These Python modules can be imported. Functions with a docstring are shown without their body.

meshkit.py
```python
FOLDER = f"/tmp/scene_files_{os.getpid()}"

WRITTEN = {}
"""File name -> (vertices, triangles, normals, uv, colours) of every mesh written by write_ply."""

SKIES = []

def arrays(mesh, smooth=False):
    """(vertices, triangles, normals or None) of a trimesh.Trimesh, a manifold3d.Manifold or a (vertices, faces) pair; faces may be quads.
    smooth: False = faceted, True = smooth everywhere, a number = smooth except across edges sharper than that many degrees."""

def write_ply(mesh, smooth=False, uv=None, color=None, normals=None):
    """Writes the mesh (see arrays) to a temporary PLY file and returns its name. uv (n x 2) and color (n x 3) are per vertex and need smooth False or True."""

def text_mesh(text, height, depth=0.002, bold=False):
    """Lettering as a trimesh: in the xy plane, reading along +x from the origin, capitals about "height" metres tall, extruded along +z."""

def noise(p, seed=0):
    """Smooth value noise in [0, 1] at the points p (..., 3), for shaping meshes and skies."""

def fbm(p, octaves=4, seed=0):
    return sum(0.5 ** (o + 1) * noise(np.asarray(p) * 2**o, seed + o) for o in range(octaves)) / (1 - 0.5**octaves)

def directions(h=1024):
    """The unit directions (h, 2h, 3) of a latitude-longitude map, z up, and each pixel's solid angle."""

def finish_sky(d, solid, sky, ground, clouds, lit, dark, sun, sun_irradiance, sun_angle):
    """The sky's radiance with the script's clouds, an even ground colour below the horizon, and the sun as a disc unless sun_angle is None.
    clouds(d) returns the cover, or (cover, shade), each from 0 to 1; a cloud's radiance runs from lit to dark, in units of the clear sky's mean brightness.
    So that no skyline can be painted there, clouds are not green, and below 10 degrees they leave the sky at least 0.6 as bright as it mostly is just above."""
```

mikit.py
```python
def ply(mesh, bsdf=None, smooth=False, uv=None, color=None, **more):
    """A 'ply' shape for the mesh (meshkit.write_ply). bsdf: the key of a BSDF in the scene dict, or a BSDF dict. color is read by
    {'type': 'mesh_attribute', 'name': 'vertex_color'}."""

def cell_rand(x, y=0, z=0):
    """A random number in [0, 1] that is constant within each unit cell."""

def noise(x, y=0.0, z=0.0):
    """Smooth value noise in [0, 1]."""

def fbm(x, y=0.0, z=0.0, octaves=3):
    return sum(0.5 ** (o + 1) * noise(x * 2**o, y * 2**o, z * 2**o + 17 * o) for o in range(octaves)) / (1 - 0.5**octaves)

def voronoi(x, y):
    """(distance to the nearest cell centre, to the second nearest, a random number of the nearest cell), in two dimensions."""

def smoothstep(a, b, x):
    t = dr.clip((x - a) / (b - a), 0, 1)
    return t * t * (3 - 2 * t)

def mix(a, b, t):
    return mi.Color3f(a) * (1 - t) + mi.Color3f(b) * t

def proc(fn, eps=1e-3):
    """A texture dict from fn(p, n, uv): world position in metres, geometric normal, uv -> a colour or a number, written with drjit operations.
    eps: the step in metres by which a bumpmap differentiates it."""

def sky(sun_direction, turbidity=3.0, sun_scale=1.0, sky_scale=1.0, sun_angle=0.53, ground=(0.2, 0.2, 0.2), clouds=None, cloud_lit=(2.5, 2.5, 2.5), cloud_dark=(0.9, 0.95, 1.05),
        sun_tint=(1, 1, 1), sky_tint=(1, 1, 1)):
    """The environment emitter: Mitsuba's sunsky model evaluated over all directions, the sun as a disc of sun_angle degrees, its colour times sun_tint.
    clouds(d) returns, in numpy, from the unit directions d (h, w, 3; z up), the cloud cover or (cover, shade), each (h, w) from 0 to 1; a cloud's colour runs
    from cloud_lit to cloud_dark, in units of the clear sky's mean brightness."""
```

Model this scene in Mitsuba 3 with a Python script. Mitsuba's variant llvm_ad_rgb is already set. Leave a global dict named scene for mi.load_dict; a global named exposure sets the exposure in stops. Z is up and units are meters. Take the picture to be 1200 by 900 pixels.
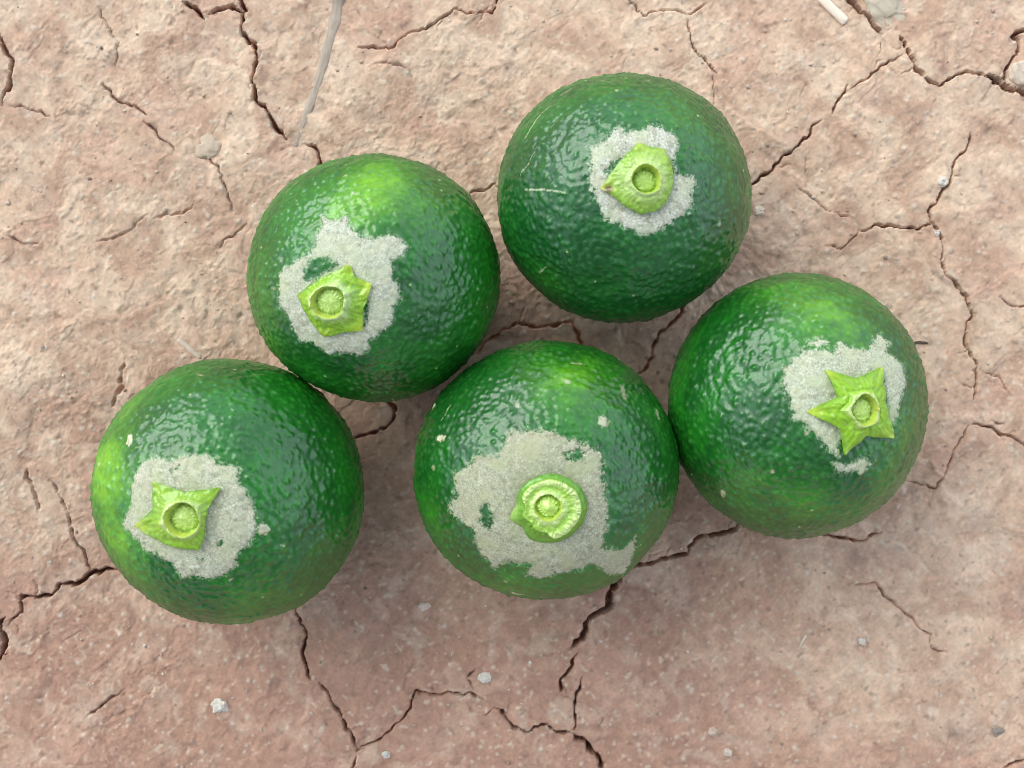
import math
import numpy as np
import trimesh
import shapely
import mitsuba as mi
import meshkit
import mikit
from scipy.spatial import cKDTree
from scipy.interpolate import PchipInterpolator

T = mi.ScalarTransform4f
scene, labels = {}, {}
MM = 0.001
UNIT = 0.1714            # one plan unit in mm; the plan's origin is (600, 450), its y runs down


def plan(p):
    """plan units -> mm on the ground, x to the right, y away from the viewer's feet"""
    p = np.asarray(p, float)
    return np.stack([(p[..., 0] - 600) * UNIT, -(p[..., 1] - 450) * UNIT], -1)


# ------------------------------------------------------------------ camera, sky, exposure
scene['camera'] = {
    'type': 'thinlens', 'aperture_radius': 0.0005, 'focus_distance': 0.212, 'fov': 47.99, 'fov_axis': 'x', 'near_clip': 0.01, 'far_clip': 100.0,
    'to_world': T().look_at(origin=[0, 0, 0.23105], target=[0, 0, 0], up=[0, 1, 0])}
exposure = 2.55


def shaped_clouds(d):
    n = meshkit.fbm(d * 1.6 + [CLOUD_AT[0], CLOUD_AT[1], CLOUD_AT[2]], 4, 5)  # unseen clouds shaped for the light: bright northwest and east, dark overhead
    return 0.92 + 0 * n, np.clip((0.62 - n) * 3.2 + 0.3 * np.clip(d @ [0.45, -0.75, 0.0], 0, 1), 0, 1)


CLOUD_AT = np.random.default_rng(2241).uniform(0, 20, 3)  # offset picked for where the bright and dark cloud patches fall
scene['sky'] = mikit.sky([-0.56, 0.56, 0.60], turbidity=3, sun_scale=0.42, sun_angle=50, sun_tint=(0.74, 0.97, 1.20),
                         clouds=shaped_clouds, cloud_lit=(3.4, 3.95, 4.5), cloud_dark=(0.24, 0.27, 0.30), ground=(0.22, 0.17, 0.14))

LIMES = [
 {'c': [-50.83,-19.23,22.65],
  'r': [23.97,23.77,23.15],
  'stem': [-0.0772,-0.0995,0.992],
  'pr': 6.43,
  'outline': [[-13.2,13.9,"t"],[0.3,10.0,"v"],[13.7,11.8,"t"],[8.6,3.0,"v"],[7.3,-7.2,"v"],[4.7,-12.8,"t"],[-7.3,-10.7,"v"],[-22.1,-4.5,"t"],[-12.7,3.2,"v"]],
  'scar': [[[-20.8,20.9],[-14.9,23.5],[-7.8,22.2],[-1.5,24.0],[7.3,24.8],[11.6,21.4],[19.6,20.0],[20.4,14.2],[23.4,9.0],[26.0,3.3],[26.8,-4.9],[24.6,-10.5],[19.0,-16.0],[17.9,-21.5],[12.0,-26.1],[5.1,-26.6],[0.5,-24.9],[-4.0,-25.9],[-7.1,-19.4],[-13.2,-15.3],[-18.0,-15.1],[-20.7,-10.9],[-26.6,-8.0],[-29.1,-3.9],[-23.9,3.1],[-24.8,11.3],[-21.9,17.0]]],
  'holes': [[[11.3,-10.9],[13.6,-9.2],[14.2,-10.3],[11.8,-12.4]],[[3.1,-17.1],[5.7,-17.5],[5.3,-18.4],[2.9,-18.1]],[[-7.2,18.1],[-3.1,19.9],[-3.1,19.2],[-6.4,17.4]]],
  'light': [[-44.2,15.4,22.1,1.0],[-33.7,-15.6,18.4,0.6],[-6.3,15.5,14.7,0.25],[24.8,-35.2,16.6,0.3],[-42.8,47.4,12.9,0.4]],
  'specks': [[-29.9,30.3,1.95,2.73,0.9],[29.8,-6.3,2.34,2.73,0.8],[15.1,-28.2,1.17,0.78,0.4],[-50.9,18.9,0.78,1.17,0.6],[-5.6,66.3,2.34,0.58,0.5],[36.8,-14.8,0.78,0.78,0.4]],
  'lines': []},
 {'c': [-24.78,19.16,21.31],
  'r': [22.75,22.42,21.91],
  'stem': [-0.2112,-0.2417,0.9471],
  'pr': 6.66,
  'outline': [[7.2,15.1,"t"],[10.6,9.6,"v"],[17.1,7.1,"t"],[13.2,-3.1,"v"],[12.7,-13.3,"t"],[4.5,-13.6,"v"],[-4.6,-16.2,"t"],[-11.2,-7.4,"v"],[-15.8,1.2,"t"],[-4.1,9.5,"v"]],
  'scar': [[[-8.7,36.8],[-3.9,34.4],[0.2,34.1],[3.6,37.1],[6.9,30.7],[11.8,27.1],[18.3,26.6],[23.3,28.3],[27.8,27.7],[31.3,23.9],[29.6,19.3],[24.5,17.7],[24.6,10.3],[28.2,5.8],[28.5,-0.2],[25.2,-2.3],[24.5,-10.8],[18.8,-15.3],[14.3,-17.6],[13.7,-22.8],[8.8,-25.4],[3.0,-24.1],[-4.3,-25.0],[-10.1,-21.1],[-12.2,-18.8],[-16.8,-19.4],[-21.0,-12.5],[-22.1,-7.8],[-26.9,-4.5],[-26.8,4.0],[-25.9,10.1],[-17.9,15.8],[-10.4,19.0],[-7.7,23.5],[-9.2,28.0],[-6.7,32.0]]],
  'holes': [[[-13.2,13.1],[-9.0,17.7],[-1.5,18.4],[2.8,15.0],[-3.4,11.3],[-9.6,7.5],[-13.8,7.2]],[[12.9,-1.2],[15.0,-0.5],[15.1,-6.5],[13.4,-11.9],[12.3,-11.4]]],
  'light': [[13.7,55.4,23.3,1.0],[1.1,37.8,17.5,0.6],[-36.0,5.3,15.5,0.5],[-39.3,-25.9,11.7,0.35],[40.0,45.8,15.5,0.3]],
  'specks': [[-2.9,59.2,1.56,0.78,0.5],[3.9,48.8,0.78,1.17,0.6],[-30.8,2.8,1.95,0.78,0.3],[20.1,6.4,0.78,0.78,0.2]],
  'lines': []},
 {'c': [20.08,33.62,21.35],
  'r': [23.03,22.23,21.95],
  'stem': [0.0658,-0.0207,0.9976],
  'pr': 5.68,
  'outline': [[-2.0,16.2,"t"],[3.2,14.0,"v"],[8.4,13.2,"t"],[11.5,6.5,"v"],[11.7,-0.2,"v"],[9.1,-8.6,"v"],[4.4,-12.6,"v"],[-1.4,-13.7,"v"],[-8.6,-10.0,"v"],[-12.4,-6.7,"v"],[-17.6,-3.0,"t"],[-11.2,6.3,"v"]],
  'scar': [[[-21.8,15.2],[-16.1,17.4],[-13.0,22.4],[-8.8,23.9],[-8.3,21.1],[-4.1,22.0],[-1.2,21.0],[2.7,23.9],[7.7,24.1],[10.0,22.1],[13.1,21.0],[15.2,16.1],[12.3,10.3],[10.9,7.7],[12.7,4.1],[17.8,2.6],[21.2,2.8],[21.9,-0.9],[19.9,-5.3],[20.9,-10.7],[16.5,-14.5],[12.2,-17.0],[7.5,-20.8],[2.7,-22.7],[-3.4,-21.5],[-8.9,-18.4],[-14.9,-16.6],[-17.9,-11.1],[-19.7,-5.0],[-22.4,1.2],[-21.5,6.7],[-22.1,11.3]]],
  'holes': [[[-16.5,4.0],[-14.4,7.0],[-9.7,11.8],[-8.6,12.1],[-11.5,5.6],[-14.4,2.1]]],
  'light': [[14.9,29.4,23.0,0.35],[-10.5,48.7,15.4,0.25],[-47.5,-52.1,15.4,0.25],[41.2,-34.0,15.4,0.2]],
  'specks': [[-48.7,-44.4,0.78,1.17,0.5],[37.1,-17.5,1.17,1.56,0.5],[27.7,33.6,0.78,0.78,0.5],[-9.5,46.3,0.78,0.78,0.6]],
  'lines': [[[[-58.2,7.3],[-52.3,14.5],[-48.1,20.6]],0.47,0.7],[[[-57.7,29.6],[-51.8,39.3],[-43.6,46.5]],0.62,0.7],[[[-38.6,54.7],[-35.1,56.7],[-32.6,59.0]],0.58,0.7],[[[-54.8,-0.8],[-43.7,-1.9],[-32.2,-4.2]],0.86,0.8],[[[-44.2,27.3],[-37.1,33.8]],0.35,0.4],[[[-51.2,-46.4],[-45.4,-41.4]],0.58,0.6]]},
 {'c': [6.28,-15.54,22.19],
  'r': [23.66,23.22,22.74],
  'stem': [-0.0139,-0.1768,0.9842],
  'pr': 5.16,
  'outline': [[0.1,13.0,"v"],[7.4,11.3,"v"],[13.1,6.2,"v"],[15.0,-1.3,"v"],[13.0,-8.2,"v"],[8.2,-13.4,"v"],[3.7,-15.9,"v"],[-2.0,-16.4,"v"],[-7.8,-14.8,"v"],[-10.3,-9.7,"v"],[-15.3,-6.4,"t"],[-13.1,-1.0,"v"],[-12.0,4.4,"v"],[-7.2,10.4,"v"]],
  'scar': [[[-17.3,29.3],[-7.8,30.1],[1.6,29.5],[10.9,26.1],[19.0,22.6],[22.9,16.4],[22.0,9.8],[24.1,-1.3],[23.7,-9.9],[22.3,-20.8],[32.2,-25.3],[39.3,-20.2],[40.2,-33.0],[39.4,-46.9],[28.0,-39.2],[18.6,-28.3],[11.8,-32.1],[3.4,-32.4],[-2.1,-36.8],[-9.1,-35.2],[-7.5,-27.7],[-17.3,-28.2],[-23.8,-34.2],[-27.8,-28.1],[-31.0,-21.5],[-31.2,-14.7],[-39.3,-10.4],[-44.7,-7.0],[-39.7,0.3],[-41.7,9.5],[-32.7,15.5],[-28.2,18.6],[-21.0,19.0],[-18.4,24.5]]],
  'holes': [[[-25.4,-0.2],[-22.4,-5.5],[-24.3,-13.3],[-29.3,-8.8],[-27.6,-1.9]],[[6.1,21.1],[12.1,22.7],[15.0,20.7],[13.9,17.5],[7.3,18.2]],[[-13.8,-28.5],[-6.9,-27.3],[-7.6,-30.1],[-13.2,-30.4]]],
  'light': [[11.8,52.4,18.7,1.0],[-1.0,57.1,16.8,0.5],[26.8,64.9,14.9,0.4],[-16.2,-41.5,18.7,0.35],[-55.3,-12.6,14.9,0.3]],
  'specks': [[-51.9,25.1,3.51,1.95,0.9],[18.2,19.6,3.9,2.34,1.0],[-68.4,42.7,1.17,2.34,0.8],[23.9,34.1,3.12,2.34,0.7],[8.6,53.3,1.56,1.56,0.5],[15.2,65.3,3.51,0.78,0.6],[-15.1,-56.0,3.12,1.56,0.7],[-19.2,-42.5,1.17,0.78,0.5],[-54.6,10.5,1.17,1.17,0.5],[59.9,38.6,1.56,3.12,0.6],[38.2,50.4,1.95,4.68,0.35],[-13.9,41.8,1.17,1.56,0.5]],
  'lines': [[[[-51.1,43.0],[-52.8,37.6],[-55.5,34.1]],0.78,0.6]]},
 {'c': [51.4,-3.83,22.06],
  'r': [22.83,23.89,22.66],
  'stem': [0.2267,-0.0138,0.9739],
  'pr': 5.62,
  'outline': [[-14.1,15.5,"t"],[-1.8,12.1,"v"],[11.5,17.0,"t"],[11.4,2.2,"v"],[17.2,-11.5,"t"],[2.5,-10.4,"v"],[-5.9,-17.6,"t"],[-8.9,-7.1,"v"],[-22.3,-0.8,"t"],[-9.9,4.9,"v"]],
  'scar': [[[-30.4,16.2],[-25.9,20.9],[-21.4,24.3],[-14.4,24.7],[-9.7,23.1],[-6.0,27.1],[0.2,24.5],[7.3,23.8],[14.7,31.8],[20.3,27.9],[15.8,23.4],[25.5,18.1],[25.9,11.0],[20.8,2.8],[17.9,-5.2],[15.6,-5.8],[14.5,4.2],[11.4,15.5],[0.4,-0.9],[-9.0,-12.7],[-8.0,-18.2],[-12.0,-16.2],[-18.0,-10.2],[-22.9,-5.6],[-27.2,-3.0],[-28.9,4.4],[-31.0,10.6]],[[-9.8,-21.9],[-3.2,-22.2],[4.0,-19.5],[8.3,-22.2],[3.8,-25.4],[-5.4,-25.5]],[[-20.2,27.7],[-13.6,29.2],[-11.1,27.2],[-17.0,25.6]]],
  'holes': [],
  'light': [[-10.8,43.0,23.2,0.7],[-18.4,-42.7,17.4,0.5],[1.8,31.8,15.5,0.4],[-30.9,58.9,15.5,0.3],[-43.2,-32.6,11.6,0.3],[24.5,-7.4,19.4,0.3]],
  'specks': [[-56.4,-48.4,1.56,3.51,0.7],[-34.3,-27.7,1.17,1.17,0.6],[-22.0,-9.6,1.17,1.17,0.6],[-77.8,-45.5,0.78,0.78,0.6],[-75.4,-67.0,0.78,1.17,0.5]],
  'lines': []}]
# ------------------------------------------------------------------ materials
def soil_grain(p, n, uv):
    x, y = p.x * 0.83 - p.y * 0.56, p.x * 0.56 + p.y * 0.83
    return mikit.fbm(x * 2600, y * 2600, p.z * 2600, 2)


VC = {'type': 'mesh_attribute', 'name': 'vertex_color'}
scene['soil_material'] = {'type': 'twosided', 'bsdf': {
    'type': 'bumpmap', 'arbitrary': mikit.proc(soil_grain, 4e-5), 'scale': 0.00013, 'bsdf': {'type': 'principled', 'base_color': VC, 'roughness': 0.92, 'specular': 0.25}}}
scene['peel_material'] = {'type': 'twosided', 'bsdf': {'type': 'principled', 'base_color': VC, 'roughness': 0.30, 'specular': 0.72}}
scene['scar_material'] = {'type': 'twosided', 'bsdf': {'type': 'principled', 'base_color': VC, 'roughness': 0.75, 'specular': 0.3}}
scene['calyx_material'] = {'type': 'twosided', 'bsdf': {'type': 'principled', 'base_color': VC, 'roughness': 0.2, 'specular': 0.6}}
scene['stone_material'] = {'type': 'twosided', 'bsdf': {'type': 'principled', 'base_color': VC, 'roughness': 0.85, 'specular': 0.3}}


def normals_of(v, f):
    n, fn = np.zeros_like(v), np.cross(v[f[:, 1]] - v[f[:, 0]], v[f[:, 2]] - v[f[:, 0]])
    for k in range(3):
        for c in range(3):
            n[:, c] += np.bincount(f[:, k], fn[:, c], len(v))
    return n / np.maximum(np.linalg.norm(n, axis=1, keepdims=True), 1e-20)


def put(key, v, f, color, material, normals=None):
    """One entry of the scene: vertices in mm, smooth normals that may come from the larger surface the piece was cut from."""
    n = normals_of(v, f) if normals is None else normals
    used, inv = np.unique(f, return_inverse=True)
    path = meshkit.write_ply((v[used] * MM, inv.reshape(f.shape)), False, None, np.clip(color[used], 0, 1), normals=n[used])
    scene[key] = {'type': 'ply', 'filename': path, 'face_normals': False, 'bsdf': {'type': 'ref', 'id': material}}


def mixc(a, b, t):
    return np.asarray(a) * (1 - t[:, None]) + np.asarray(b) * t[:, None]


def step(a, b, x):
    t = np.clip((x - a) / (b - a), 0, 1)
    return t * t * (3 - 2 * t)


def p3(p, s, off=0.0):
    q = np.zeros((len(p), 3))
    q[:, :p.shape[1]] = p * s
    return q + off


# ------------------------------------------------------------------ the cracked clay ground
def gradient_noise(P, seed):
    i = np.floor(P).astype(np.int64)
    t = P - i
    w = t * t * t * (t * (t * 6 - 15) + 10)
    out = 0
    for a in (0, 1):
        for b in (0, 1):
            q = ((i[:, 0] + a) * 374761393 + (i[:, 1] + b) * 668265263 + seed * 144665) & 0xFFFFFFFF
            q = ((q ^ (q >> 13)) * 1274126177) & 0xFFFFFFFF
            g = ((q ^ (q >> 16)) & 0xFFFF) * (2 * np.pi / 65536)
            out = out + (np.cos(g) * (t[:, 0] - a) + np.sin(g) * (t[:, 1] - b)) * (w[:, 0] if a else 1 - w[:, 0]) * (w[:, 1] if b else 1 - w[:, 1])
    return out


def rough(P, scale, octaves, seed, gain=0.5):
    """gradient noise round 0.5, every octave turned against the last"""
    out, amp, tot = 0, 1.0, 0
    for o in range(octaves):
        c, s = math.cos(0.7 + 1.9 * o), math.sin(0.7 + 1.9 * o)
        k = scale * 2.03 ** o
        out = out + amp * gradient_noise(np.column_stack([(P[:, 0] * c - P[:, 1] * s) * k + 31.7 * o, (P[:, 0] * s + P[:, 1] * c) * k + 11.3 * seed]), seed * 7 + o)
        tot += amp * amp
        amp *= gain
    return 0.5 + 0.62 * out / math.sqrt(tot)


# cracks: plan points, width in plan units, depth factor
CRACKS = [
    ([(213, 0), (230, 10), (242, 22)], 4, 1), ([(242, 18), (252, 14), (267, 8), (283, 10)], 5, .7),
    ([(278, -12), (283, 10), (284, 37), (297, 50), (302, 67), (297, 87), (297, 113), (310, 128), (322, 147), (333, 165)], 4.2, 1),
    ([(360, 167), (370, 173), (373, 192), (368, 215)], 3, 1),
    ([(0, 40), (3, 50), (8, 60), (15, 72), (10, 93), (12, 103), (0, 122)], 5, .9),
    ([(118, 95), (133, 113), (172, 133)], 1.8, .8), ([(170, 142), (187, 160), (207, 177)], 1.8, .8),
    ([(230, 180), (258, 193), (262, 215), (267, 233), (273, 250)], 1.6, .7), ([(113, 7), (127, 33), (137, 50), (135, 80)], 1.3, .6),
    ([(13, 125), (50, 132), (63, 140)], 1.8, .6), ([(287, 260), (273, 277), (257, 290)], 1.6, .7),
    ([(590, -12), (585, 0), (577, 13), (557, 18), (533, 13), (510, 27), (477, 40), (463, 53), (447, 55), (420, 55)], 2.4, .9),
    ([(440, 76), (463, 77), (478, 83)], 1.4, .6), ([(733, -8), (737, 0), (753, 20), (777, 12), (800, 16), (815, 13), (827, 3)], 1.9, .8),
    ([(545, 228), (556, 222), (567, 220), (582, 214)], 2.2, .8),
    ([(803, 23), (810, 47), (827, 73), (838, 87)], 1.8, .8), ([(833, 87), (837, 105), (835, 125)], 1.3, .6),
    ([(985, -10), (993, 0), (1013, 17), (1035, 42)], 5.5, .9),
    ([(1052, 40), (1063, 63), (1072, 83), (1090, 97), (1107, 98), (1137, 83), (1170, 98)], 3.2, 1),
    ([(1160, 92), (1172, 98), (1187, 104), (1210, 112)], 7.5, 1), ([(1175, 96), (1177, 82), (1190, 63), (1187, 43), (1206, 30)], 4.2, 1),
    ([(868, 222), (880, 215), (903, 202), (920, 182), (940, 168), (953, 148), (963, 142)], 3.1, 1),
    ([(973, 135), (983, 117), (993, 98)], 2.5, .9), ([(997, 107), (1013, 97), (1030, 80), (1057, 65)], 2.2, .8),
    ([(1030, 67), (1032, 45)], 1.2, .5),
    ([(1135, 157), (1128, 178), (1113, 197), (1112, 213), (1097, 237), (1090, 243), (1090, 263)], 2.5, .9),
    ([(1090, 262), (1070, 268), (1040, 265), (1008, 270)], 2.4, .9), ([(1008, 270), (1000, 283), (987, 293), (970, 285)], 1.6, .7),
    ([(1090, 262), (1103, 283), (1103, 303), (1108, 320), (1125, 337), (1133, 345), (1137, 367), (1130, 387), (1138, 417), (1143, 430), (1143, 460), (1140, 473)], 2.3, .9),
    ([(1133, 500), (1120, 523), (1107, 550), (1093, 572), (1063, 563)], 1.9, .8),
    ([(1137, 497), (1157, 500), (1170, 510), (1187, 513), (1210, 530)], 2.6, .9), ([(1160, 490), (1177, 500)], 1.6, .6),
    ([(1170, 347), (1187, 357), (1206, 358)], 1.8, .8), ([(1150, 437), (1170, 443), (1187, 463)], 1.3, .6),
    ([(930, 217), (950, 233), (973, 248), (997, 257)], 1.4, .6), ([(942, 180), (943, 198), (948, 212)], 1.2, .5),
    ([(560, 415), (575, 400), (590, 385), (610, 380), (630, 385), (652, 378), (668, 379), (678, 393), (684, 408)], 3.6, 1),
    ([(806, 355), (793, 372), (775, 392), (765, 415), (750, 440)], 3.6, 1), ([(412, 512), (430, 508), (455, 500), (462, 480), (452, 465)], 3.6, 1),
    ([(735, 664), (770, 655), (800, 648), (820, 630), (843, 625), (863, 617), (880, 606)], 4.0, .9), ([(843, 625), (842, 634)], 2, .7),
    ([(955, 622), (973, 628), (987, 633), (1010, 635), (1033, 623)], 2.8, .9),
    ([(997, 683), (1027, 683), (1033, 698), (1060, 717), (1073, 733), (1087, 743), (1090, 758), (1107, 767)], 1.7, .8),
    ([(1173, 898), (1183, 892), (1206, 888)], 3, 1),
    ([(731, 670), (723, 685), (710, 710), (698, 720), (687, 730), (682, 747), (667, 757)], 8, 1),
    ([(677, 767), (672, 782), (657, 797), (658, 810)], 3, 1), ([(683, 797), (675, 820), (675, 847), (672, 858)], 3.2, 1),
    ([(672, 858), (690, 873), (703, 887), (710, 906)], 6, 1),
    ([(672, 858), (650, 853), (633, 847), (617, 855), (600, 852), (587, 833), (578, 829)], 3.4, .9),
    ([(567, 817), (555, 807), (543, 812), (520, 815), (503, 810), (485, 810), (483, 827), (463, 850), (447, 867), (423, 873), (413, 893), (408, 910)], 2.4, .8),
    ([(555, 807), (548, 793), (557, 780)], 1.8, .7), ([(548, 825), (556, 835), (568, 838), (578, 829)], 1.2, .5),
    ([(330, 695), (342, 713), (358, 743), (355, 767), (365, 797)], 3.0, 1), ([(372, 797), (387, 817), (400, 837), (413, 863), (420, 875)], 2.6, .9),
    ([(12, 733), (25, 710), (28, 700), (57, 700), (70, 685), (90, 685), (107, 670), (113, 675), (125, 665), (138, 668)], 4.2, 1),
    ([(-8, 775), (0, 765), (6, 750), (3, 733), (8, 725)], 5, 1), ([(80, 600), (82, 627), (97, 643), (105, 667)], 2, .8),
    ([(147, 423), (137, 457), (128, 477)], 4.5, .25), ([(30, 547), (40, 573), (44, 600)], 3.5, .3), ([(143, 807), (123, 827), (100, 840)], 3, .4),
    ([(60, 560), (72, 585), (80, 600)], 2.5, .4), ([(175, 250), (155, 270), (110, 285)], 2, .3), ([(0, 275), (30, 285), (50, 285)], 2, .4),
    ([(180, 255), (215, 248), (228, 240)], 2.5, .35), ([(700, 828), (704, 840), (702, 852)], 1.2, .5), ([(1030, 478), (1080, 470)], 1.2, .3),
]
STAINS_AND_PITS = [(1117, 863, 14, 9, .55), (1120, 540, 7, 4, .4), (655, 742, 10, 9, .3), (593, 83, 18, 6, .4), (570, 90, 14, 6, .3), (530, 136, 14, 6, .3), (432, 138, 20, 8, .35),
               (1003, 655, 14, 12, .5), (1067, 133, 10, 4, .4), (1160, 155, 7, 8, .4), (222, 345, 5, 4, .5), (282, 370, 4, 4, .5), (240, 375, 9, 10, .3), (370, 130, 14, 5, .35), (328, 98, 5, 9, .35),
               (362, 756, 10, 9, .25), (1040, 690, 7, 7, .4), (963, 719, 5, 5, .4), (981, 716, 4, 4, .4), (1050, 725, 5, 5, .4), (1008, 730, 5, 5, .35), (1175, 705, 8, 9, .35), (1107, 670, 6, 8, .35), (380, 640, 30, 22, .3),
               (1035, 118, 10, 14, .35), (60, 80, 12, 7, .25), (700, 560, 24, 30, .3), (1140, 525, 10, 8, .3), (280, 140, 12, 12, .2), (945, 275, 7, 5, .4), (1200, 700, 10, 30, .3), (120, 690, 20, 10, .25)]


def trace(points, width, depth, rng):
    """a crack as close samples (x, y, half width, depth, side step), wandering a little off its plan line"""
    p = plan(points)
    seg = np.linalg.norm(np.diff(p, axis=0), axis=1)
    s = np.r_[0, np.cumsum(seg)]
    t = np.arange(0, s[-1], 0.07)
    q = np.stack([np.interp(t, s, p[:, k]) for k in (0, 1)], -1)
    seed = rng.integers(1, 9999)
    one = np.zeros((len(t), 3))
    one[:, 0] = t
    for k in (0, 1):
        for gap, amp in ((2.6, 0.42 * min(1.2, width / 2.2)), (0.95, 0.30)):
            nodes = np.arange(0, s[-1] + 2 * gap, gap) + rng.uniform(-0.3, 0.3, len(np.arange(0, s[-1] + 2 * gap, gap))) * gap
            q[:, k] += np.interp(t, nodes, rng.uniform(-amp, amp, len(nodes)))
    ends = np.clip(np.minimum(t, s[-1] - t) / 1.3, 0.25, 1)
    w = width * UNIT * 0.41 * ends * (0.5 + 1.0 * meshkit.noise(one * 1.1, seed + 5))
    side = (meshkit.noise(one * 0.12, seed + 7) - 0.5) * 2 * np.clip(np.minimum(t, s[-1] - t) / 5, 0, 1)
    d = np.gradient(q, axis=0)
    d /= np.maximum(np.linalg.norm(d, axis=1, keepdims=True), 1e-9)
    return np.column_stack([q, w, np.full(len(t), depth), side, -d[:, 1], d[:, 0]])


def outer_cracks(rng):
    """the same kind of cracks beyond the plan, where the ground simply goes on"""
    out = []
    for k in range(46):
        a, r = rng.uniform(0, 2 * np.pi), rng.uniform(1.0, 2.0)
        x, y, h = 600 + 760 * r * math.cos(a), 450 + 600 * r * math.sin(a), rng.uniform(0, 6.28)
        pts = []
        for j in range(rng.integers(4, 10)):
            if abs(x - 600) < 640 and abs(y - 450) < 490:
                break
            pts.append((x, y))
            h += rng.normal(0, 0.55)
            x, y = x + 30 * math.cos(h), y + 30 * math.sin(h)
        if len(pts) > 2:
            out.append((pts, rng.uniform(2, 6), 0.9))
    return out


def axis_points(half, fine):
    inner = np.arange(-half, half + fine / 2, fine)
    g, out, x = fine, [], half
    while x < 2000:
        g *= 1.08
        x += g
        out.append(x)
    out = np.array(out)
    return np.r_[-out[::-1], inner, out]


LIME_KEYS = ['lime', 'lime_001', 'lime_002', 'lime_003', 'lime_004']


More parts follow.
